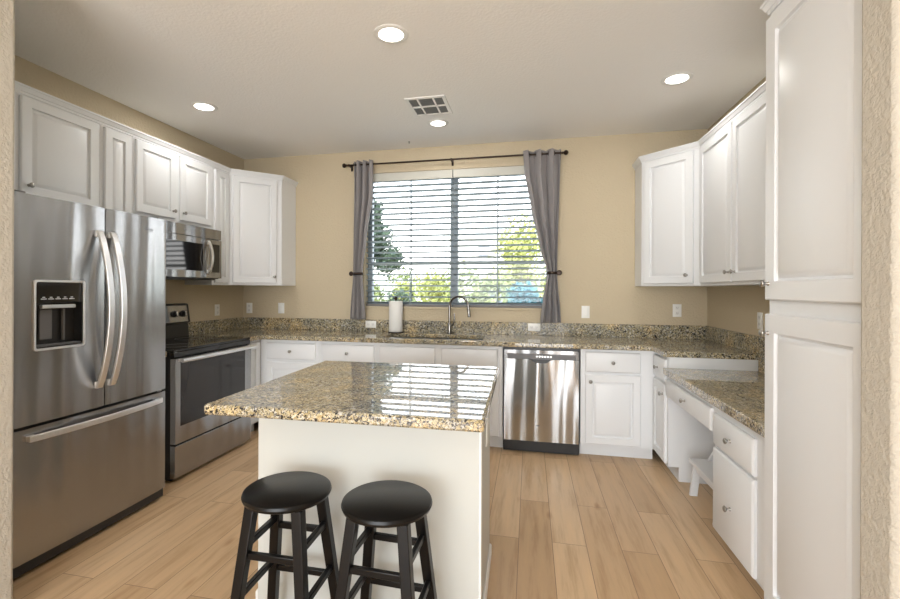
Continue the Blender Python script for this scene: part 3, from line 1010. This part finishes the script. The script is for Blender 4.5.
# ================================================================== FAUCET, PAPER TOWEL
t = thing('faucet', 'tall gooseneck kitchen faucet behind the sink', 'faucet', (-0.762, 4.335, GZ1), math.radians(0))
bm = B()
lathe(bm, [(0, 0), (.027, 0), (.027, .006), (.020, .012), (.0185, .09), (.016, .10), (.0115, .11), (0, .11)], 20)
obj('base', bm, M['faucet'], t)
pts = [(0, 0, .105), (0, 0, .27)]
R_ = .096
for i in range(1, 19):
    a = PI - PI * i / 18
    pts.append((R_ + R_ * math.cos(a), -.0 - .35 * (R_ + R_ * math.cos(a)), .27 + .095 * math.sin(a)))
pts.append((2 * R_ + .002, -.70 * R_, .235))
bm = B(); tube(bm, pts, .0115, 14); obj('spout', bm, M['faucet'], t, smooth=60)
bm = B(); tube(bm, [(2 * R_ + .002, -.70 * R_, .250), (2 * R_ + .004, -.70 * R_, .235), (2 * R_ + .008, -.71 * R_, .195), (2 * R_ + .010, -.71 * R_, .170)], .016, 14, radii=[.0125, .015, .0165, .0145]); obj('spray_head', bm, M['faucet'], t, smooth=60)
bm = B(); tube(bm, [(.010, -.004, .075), (.040, -.010, .095), (.052, -.012, .150), (.050, -.012, .205)], .007, 10, radii=[.010, .008, .0065, .006]); obj('lever', bm, M['faucet'], t, smooth=60)

t = thing('paper_towel_holder', 'white paper towel roll on an upright holder left of the sink', 'paper towels', (-1.305, 4.335, GZ1))
obj('base', lathe(B(), [(0, 0), (.078, 0), (.080, .004), (.076, .010), (0, .012)], 32), M['bronze'], t)
obj('rod', lathe(B(), [(0, .012), (.006, .012), (.006, .320), (0, .320)], 12), M['bronze'], t)
obj('finial', lathe(B(), [(0, .320), (.010, .321), (.017, .335), (.018, .345), (.012, .357), (0, .362)], 16), M['bronze'], t)
bm = B()
lathe(bm, [(.020, .0125), (.066, .0125), (.0675, .016), (.0675, .311), (.066, .315), (.020, .315)], 40, closed=True)
obj('paper_roll', bm, M['paper'], t)

# ================================================================== OUTLETS
def outlet(label, loc, rz, horizontal=False, switch=False, name='wall_outlet'):
    t = thing(name, label, 'outlet', loc, rz)
    w, h = (.114, .072) if horizontal else (.072, .114)
    obj('cover_plate', rings_rect(B(), w, h, [(0, -.0003), (0, -.003), (.003, -.005)], -w / 2, -h / 2), M['plastic_white'], t)
    if switch:
        obj('rocker', boxb(-.016, .016, -.0085, -.0052, -.032, .032), M['plastic_white'], t, bevel=.002)
    else:
        for s in (-1, 1):
            cx, cz = (s * .024, 0) if horizontal else (0, s * .024)
            so = obj('socket', boxb(cx - .015, cx + .015, -.0075, -.0052, cz - .015, cz + .015), M['trim'], t, bevel=.003)
            bm = B(); box(bm, cx - .007, cx - .005, -.0079, -.0076, cz - .004, cz + .006); box(bm, cx + .005, cx + .007, -.0079, -.0076, cz - .004, cz + .006); box(bm, cx - .002, cx + .002, -.0079, -.0076, cz - .010, cz - .007)
            obj('slots', bm, M['slot'], so)
    return t
outlet('white wall outlet on the left wall between the range and the corner', (XL, 4.017, 1.130), PI / 2)
outlet('white wall outlet closest to the back left corner', (-3.020, D, 1.135), 0)
outlet('white switch plate under the left corner cabinet', (-2.632, D, 1.138), 0, switch=True, name='light_switch')
outlet('white switch plate on the back wall just right of the window curtain', (0.508, D, 1.141), 0, switch=True, name='light_switch')
outlet('white wall outlet under the right corner cabinet', (1.289, D, 1.165), 0)
outlet('white wall outlet on the right wall beside the pantry', (XR, 3.500, 1.140), -PI / 2)
outlet('sideways white outlet set in the granite splash left of the paper towels', (-1.600, D - .022, .985), 0, horizontal=True)
outlet('sideways white outlet set in the granite splash at the foot of the right curtain', (0.040, D - .022, .990), 0, horizontal=True)

# ================================================================== BLINDS
def blind(label, x0, x1, tapes):
    t = thing('window_blind', label, 'blind', ((x0 + x1) / 2, D + .045, WZ0))
    w = (x1 - x0) / 2
    zt = WZ1 - WZ0
    obj('valance', boxb(-w, w, -.040, -.028, zt - .085, zt - .002), M['valance'], t, bevel=.003)
    obj('head_rail', boxb(-w, w, -.026, .026, zt - .050, zt - .003), M['blind'], t)
    bm = B()
    sp_ = .057
    th = math.radians(-13)
    n = 23
    zz = .048
    for i in range(n):
        z = zz + sp_ * i
        mt = Matrix.Translation((0, 0, z)) @ Matrix.Rotation(th, 4, 'X')
        box(bm, -w + .004, w - .004, -.025, .025, -.0022, .0022, mt)
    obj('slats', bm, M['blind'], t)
    obj('bottom_rail', boxb(-w + .004, w - .004, -.025, .025, .006, .028), M['rail'], t, bevel=.002)
    for x in tapes:
        xx = x - (x0 + x1) / 2
        bm = B()
        box(bm, xx - .0055, xx + .0055, -.0275, -.0265, .024, zt - .052)
        box(bm, xx - .0055, xx + .0055, .0265, .0275, .024, zt - .052)
        obj('ladder_tape', bm, M['blind'], t)
    return t
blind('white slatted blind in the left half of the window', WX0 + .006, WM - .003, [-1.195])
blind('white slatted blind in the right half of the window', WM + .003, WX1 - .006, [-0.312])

# ================================================================== CURTAINS
RODY, RODZ = D - .090, 2.616
t = thing('curtain_rod', 'thin dark curtain rod above the window', 'curtain rod', (-0.775, RODY, RODZ))
bm = B(); tube(bm, [(-1.062, 0, 0), (1.062, 0, 0)], .0085, 12); obj('rod', bm, M['bronze'], t)
for s in (-1, 1):
    obj('finial', lathe(B(), [(0, 0), (.012, 0), (.013, .006), (.008, .010), (.018, .020), (.024, .032), (.020, .046), (.008, .054), (0, .056)], 16,
                        mtx=Matrix.Scale(s, 4, (1, 0, 0)), axis='X'), M['bronze'], t, (s * 1.062, 0, 0))
for x in (-1.045, 0.02, 1.045):
    bm = B(); box(bm, x - .007, x + .007, .009, .089, -.010, .002); box(bm, x - .010, x + .010, .083, .0895, -.040, .030)
    tube(bm, [(x - .007, 0, 0), (x + .007, 0, 0)], .0125, 12)
    obj('bracket', bm, M['bronze'], t)

def curtain(label, out, inner_prof, folds, name='curtain', flip=1):
    """out = outer edge profile, inner_prof = inner edge profile: lists of (z, x)"""
    def interp(pr, z):
        for (z0, a), (z1, b) in zip(pr, pr[1:]):
            if (z0 - z) * (z1 - z) <= 0:
                u = (z - z0) / (z1 - z0)
                u = u * u * (3 - 2 * u) * .5 + u * .5
                return a + (b - a) * u
        return pr[-1][1]
    ZT_, ZB_ = 2.652, 1.040
    bm = B()
    NU, NV = folds * 16, 56
    G = []
    for j in range(NV + 1):
        z = ZT_ + (ZB_ - ZT_) * j / NV
        a, b = interp(out, z), interp(inner_prof, z)
        wdt = abs(b - a)
        amp = .040 if z > 2.5 else .040 * min(1.0, wdt / .16) + .006
        row = []
        for i in range(NU + 1):
            u = i / NU
            ph = 2 * PI * folds * u
            drift = .22 * math.sin(3 * z + 5 * u) * (1 if z < 2.5 else 0)
            x = a + (b - a) * u + (b - a) / folds * .10 * math.sin(2 * ph + 1)
            y = -.004 + amp * math.sin(ph + drift) + .004 * math.sin(2.3 * ph + 4 * z)
            row.append(bm.verts.new((x, y, z)))
        G.append(row)
    for j in range(NV):
        for i in range(NU):
            bm.faces.new([G[j][i], G[j][i + 1], G[j + 1][i + 1], G[j + 1][i]])
    cx = out[0][1]
    t = thing(name, label, 'curtain', (cx, RODY, ZB_))
    for v in bm.verts: v.co -= Vector((cx, 0, ZB_))
    p = obj('panel', bm, M['curtain'], t, smooth=80)
    so = p.modifiers.new('solid', 'SOLIDIFY'); so.thickness = .0025
    # grommets where the cloth crosses the rod
    a, b = interp(out, 2.616), interp(inner_prof, 2.616)
    for k in range(folds * 2):
        u = (k + .5) / (folds * 2) if False else k / (folds * 2) + .02
        x = a + (b - a) * u - cx
        bm = B(); tube(bm, [(x, .020 * math.cos(2 * PI * i / 20), RODZ - ZB_ + .020 * math.sin(2 * PI * i / 20)) for i in range(20)], .0028, 6, closed=True)
        obj('grommet', bm, M['bronze'], t)
    # tieback band round the gathered cloth
    za = 1.503
    a, b = interp(out, za) - cx, interp(inner_prof, za) - cx
    mx, rx = (a + b) / 2, abs(b - a) / 2 + .008
    bm = B()
    ring = [(mx + rx * math.cos(2 * PI * i / 28), -.002 + .042 * math.sin(2 * PI * i / 28)) for i in range(28)]
    lo = [[bm.verts.new((x, y, za - ZB_ + dz)) for x, y in ring] for dz in (-.013, .013)]
    for i in range(28):
        j = (i + 1) % 28
        bm.faces.new([lo[0][i], lo[0][j], lo[1][j], lo[1][i]])
    tb = obj('tieback', bm, M['bronze'], t, label='dark band tying the curtain')
    so = tb.modifiers.new('solid', 'SOLIDIFY'); so.thickness = .003
    return t
curtain('grey grommet curtain tied back at the left side of the window', [(2.66, -1.765), (1.50, -1.765), (1.04, -1.800)],
        [(2.66, -1.560), (2.30, -1.560), (1.85, -1.625), (1.50, -1.668), (1.30, -1.655), (1.04, -1.635)], 3)
curtain('wider grey grommet curtain tied back at the right side of the window', [(2.66, 0.282), (1.50, 0.245), (1.04, 0.285)],
        [(2.66, -0.060), (2.45, -.045), (2.10, .015), (1.75, .090), (1.50, .160), (1.25, .120), (1.04, .100)], 3)
for x, lab in ((-1.770, 'dark curtain holdback knob on the wall left of the window'), (0.262, 'dark curtain holdback knob on the wall right of the window')):
    o = obj('holdback_knob', lathe(B(), [(0, 0), (.020, 0), (.020, -.004), (.007, -.007), (.007, -.128), (.020, -.132), (.024, -.142), (.018, -.150), (0, -.152)], 18, axis='Y'),
            M['bronze'], None, (x, D - .0005, 1.503))
    props(o, lab, 'holdback')

# ================================================================== CEILING THINGS
for x, y, lab, r in DOWNLIGHTS:
    t = thing('ceiling_light', lab, 'ceiling light', (x, y, H))
    obj('trim_ring', lathe(B(), [(r, -.0005), (r + .028, -.0005), (r + .028, -.004), (r + .020, -.008), (r, -.006)], 40, closed=True), M['vent_white'], t)
    bm = B()
    lathe(bm, [(0, -.0045), (r - .001, -.0045), (r - .001, -.001), (0, -.001)], 40)
    obj('lens', bm, M['lamp_glow'], t)
    L = lamp('downlight', 'AREA', (x, y, H - .012), (0, 0, 0), DOWN_W, (1.0, .98, .94), shape='DISK', size=r * 1.8)
t = thing('ceiling_vent', 'white square air vent with grey louvres in the ceiling', 'air vent', (-0.772, 3.445, H), 0)
bm = B()
W2, L2 = .155, .175
for a, b, c, d in ((-W2, W2, -L2, -L2 + .026), (-W2, W2, L2 - .026, L2), (-W2, -W2 + .026, -L2 + .026, L2 - .026), (W2 - .026, W2, -L2 + .026, L2 - .026),
                   (-W2 + .026, W2 - .026, -.008, .008)):
    box(bm, a, b, c, d, -.010, -.0005)
for x in (-.060, .060):
    box(bm, x - .007, x + .007, -L2 + .026, -.008, -.010, -.0005); box(bm, x - .007, x + .007, .008, L2 - .026, -.010, -.0005)
obj('frame', bm, M['vent_white'], t, bevel=.001)
bm = B()
for k in range(24):
    y = -L2 + .032 + k * .0122
    if abs(y + .003) < .014: continue
    mt = Matrix.Translation((0, y, -.0045)) @ Matrix.Rotation(math.radians(38), 4, 'X')
    box(bm, -W2 + .026, W2 - .026, -.0045, .0045, -.0006, .0006, mt)
obj('louvres', bm, M['vent_dark'], t)
obj('backing', boxb(-W2 + .02, W2 - .02, -L2 + .02, L2 - .02, -.0012, -.0004), M['vent_dark'], t)
bm = B()
lathe(bm, [(0, 0), (.010, 0), (.010, -.003), (.003, -.005), (.003, -.020), (0, -.020)], 12)
tube(bm, [(0, 0, -.018)] + [(.016 * math.sin(a), 0, -.034 + .016 * math.cos(a)) for a in [PI * i / 8 * 1.0 for i in range(0, 13)]], .0028, 8)
props(obj('ceiling_hook', bm, M['grey_plastic'], None, (-1.150, 4.245, H - .0005)), 'small metal hook in the ceiling in front of the window', 'hook')

# ================================================================== OUTSIDE
bm = B()
nx, ny = 40, 30
G = []
for j in range(ny + 1):
    y = 4.70 + 75 * (j / ny) ** 1.6
    row = []
    for i in range(nx + 1):
        x = -45 + 90 * i / nx
        z = -.20 + .25 * math.sin(x * .7) * math.cos(y * .5) * min(1, (y - 4.7) / 6) * .4
        if y > 26: z += (y - 26) * .10 * (1 + .25 * math.sin(x * .13 + 1))
        row.append(bm.verts.new((x, y, z)))
    G.append(row)
for j in range(ny):
    for i in range(nx):
        bm.faces.new([G[j][i], G[j][i + 1], G[j + 1][i + 1], G[j + 1][i]])
o = struct('ground_outside', bm, M['hill'])
def plant(name, label, cat, loc, h, rx, n, mat, trunk=True, leaf=.05, base=0.3, group=None, cone=False):
    t = thing(name, label, cat, loc, 0, group)
    bm = B()
    rr = random.Random(hash((round(loc[0] * 10), round(loc[1] * 10))) % 9999)
    blobs = [(Vector((rr.uniform(-.6, .6) * rx, rr.uniform(-.6, .6) * rx, h * rr.uniform(base, .85))), rr.uniform(.28, .5) * rx) for _ in range(9)]
    if cone:
        blobs = []
        for _ in range(34):
            u = rr.random() ** .8
            a_, q_ = rr.uniform(0, 2 * PI), rr.uniform(.2, .95) * rx * (1.05 - u)
            blobs.append((Vector((q_ * math.cos(a_), q_ * math.sin(a_), h * (base + (1 - base) * u))), .24 * rx))
    for k in range(n):
        c, r = blobs[rr.randrange(len(blobs))]
        d = Vector((rr.gauss(0, 1), rr.gauss(0, 1), rr.gauss(0, 1))).normalized() * r * rr.uniform(.35, 1.05)
        p = c + d
        if p.z < .03: continue
        a = Vector((rr.gauss(0, 1), rr.gauss(0, 1), rr.gauss(0, 1))).normalized()
        b = a.orthogonal().normalized()
        s = leaf * rr.uniform(.6, 1.4)
        q = a.cross(b)
        bm.faces.new([bm.verts.new(p + b * s), bm.verts.new(p + q * s * .45), bm.verts.new(p - b * s), bm.verts.new(p - q * s * .45)])
    obj('foliage', bm, mat, t)
    if trunk:
        bm = B()
        tube(bm, [(0, 0, -.15), (.03, 0, h * .3), (-.02, .02, h * .6)], .05, 8, radii=[.07 * h / 3, .05 * h / 3, .02 * h / 3])
        for c, r in blobs[:7]:
            tube(bm, [(0, 0, h * .25), tuple(c * .5 + Vector((0, 0, h * .12))), tuple(c)], .02, 6, radii=[.03 * h / 3, .02 * h / 3, .008])
        obj('trunk', bm, M['bark'], t)
    return t
# at(px, dist): ground point on the line of sight through the photo column px
def at(px, y):
    u = (px - PX) / F_PX
    dx, dy = u * math.cos(YAW) - math.sin(YAW), u * math.sin(YAW) + math.cos(YAW)
    return dx / dy * y, y
GZ = -.2
x, y = at(368, 8.5); plant('tree', 'dark green tree outside the left half of the window', 'tree', (x, y, GZ), 3.15, 1.05, 8000, M['leaf_dark'], leaf=.05, base=.42, cone=True)
x, y = at(432, 12.5); plant('shrub', 'yellow-green shrub outside just left of the centre of the window', 'shrub', (x, y, GZ), 2.35, 1.15, 3000, M['leaf_yellow'], leaf=.06, base=.1)
x, y = at(470, 8.6); plant('shrub', 'olive shrub outside just right of the centre of the window', 'shrub', (x, y, GZ), 2.0, .85, 3200, M['leaf_olive'], leaf=.05, base=.1)
x, y = at(528, 17); plant('tree', 'yellow-leaved tree outside at the right end of the window', 'tree', (x, y, GZ), 4.0, 2.0, 4200, M['leaf_yellow'], leaf=.10, base=.2)
x, y = at(512, 11.6); plant('shrub', 'pale olive shrub outside behind the blue-green bush', 'shrub', (x, y, GZ), 2.1, 1.1, 3200, M['leaf_olive'], leaf=.05, base=.1)
x, y = at(530, 7.4); plant('shrub', 'round blue-green bush outside low at the right end of the window', 'shrub', (x, y, GZ), 1.75, .50, 2800, M['leaf_teal'], False, .05, base=.55)
x, y = at(390, 16); plant('shrub', 'pale shrub outside behind the dark green tree', 'shrub', (x, y, GZ), 2.3, 1.7, 3000, M['leaf_olive'], leaf=.07, base=.1)
x, y = at(492, 10.2)
t = thing('utility_box', 'blue-grey box standing outside among the shrubs', 'box', (x, y, GZ))
obj('cabinet', boxb(-.22, .22, -.2, .2, 0, 1.55), M['utility'], t, bevel=.02)
obj('lid', boxb(-.25, .25, -.23, .23, 1.5505, 1.60), M['utility'], t, bevel=.01)
x, y = at(497, 30)
t = thing('neighbour_house', 'pale stucco house far outside beyond the shrubs', 'house', (x, y, 0))
obj('wall', boxb(-3.2, 3.2, 0, 6, -.6, 4.9), M['stucco'], t)
bm = B()
r = [bm.verts.new(v) for v in ((-3.6, -.4, 4.9), (3.6, -.4, 4.9), (3.6, 6.4, 4.9), (-3.6, 6.4, 4.9), (-2, 3, 6.1), (2, 3, 6.1))]
for q in ((0, 1, 5, 4), (1, 2, 5), (2, 3, 4, 5), (3, 0, 4), (3, 2, 1, 0)): bm.faces.new([r[i] for i in q])
obj('roof', bm, M['roof'], t)
for xx in (-.85, .85):
    for zz in (3.5, 4.15):
        obj('window', boxb(xx - .38, xx + .38, -.03, -.002, zz, zz + .16), M['shade_glass'], t)
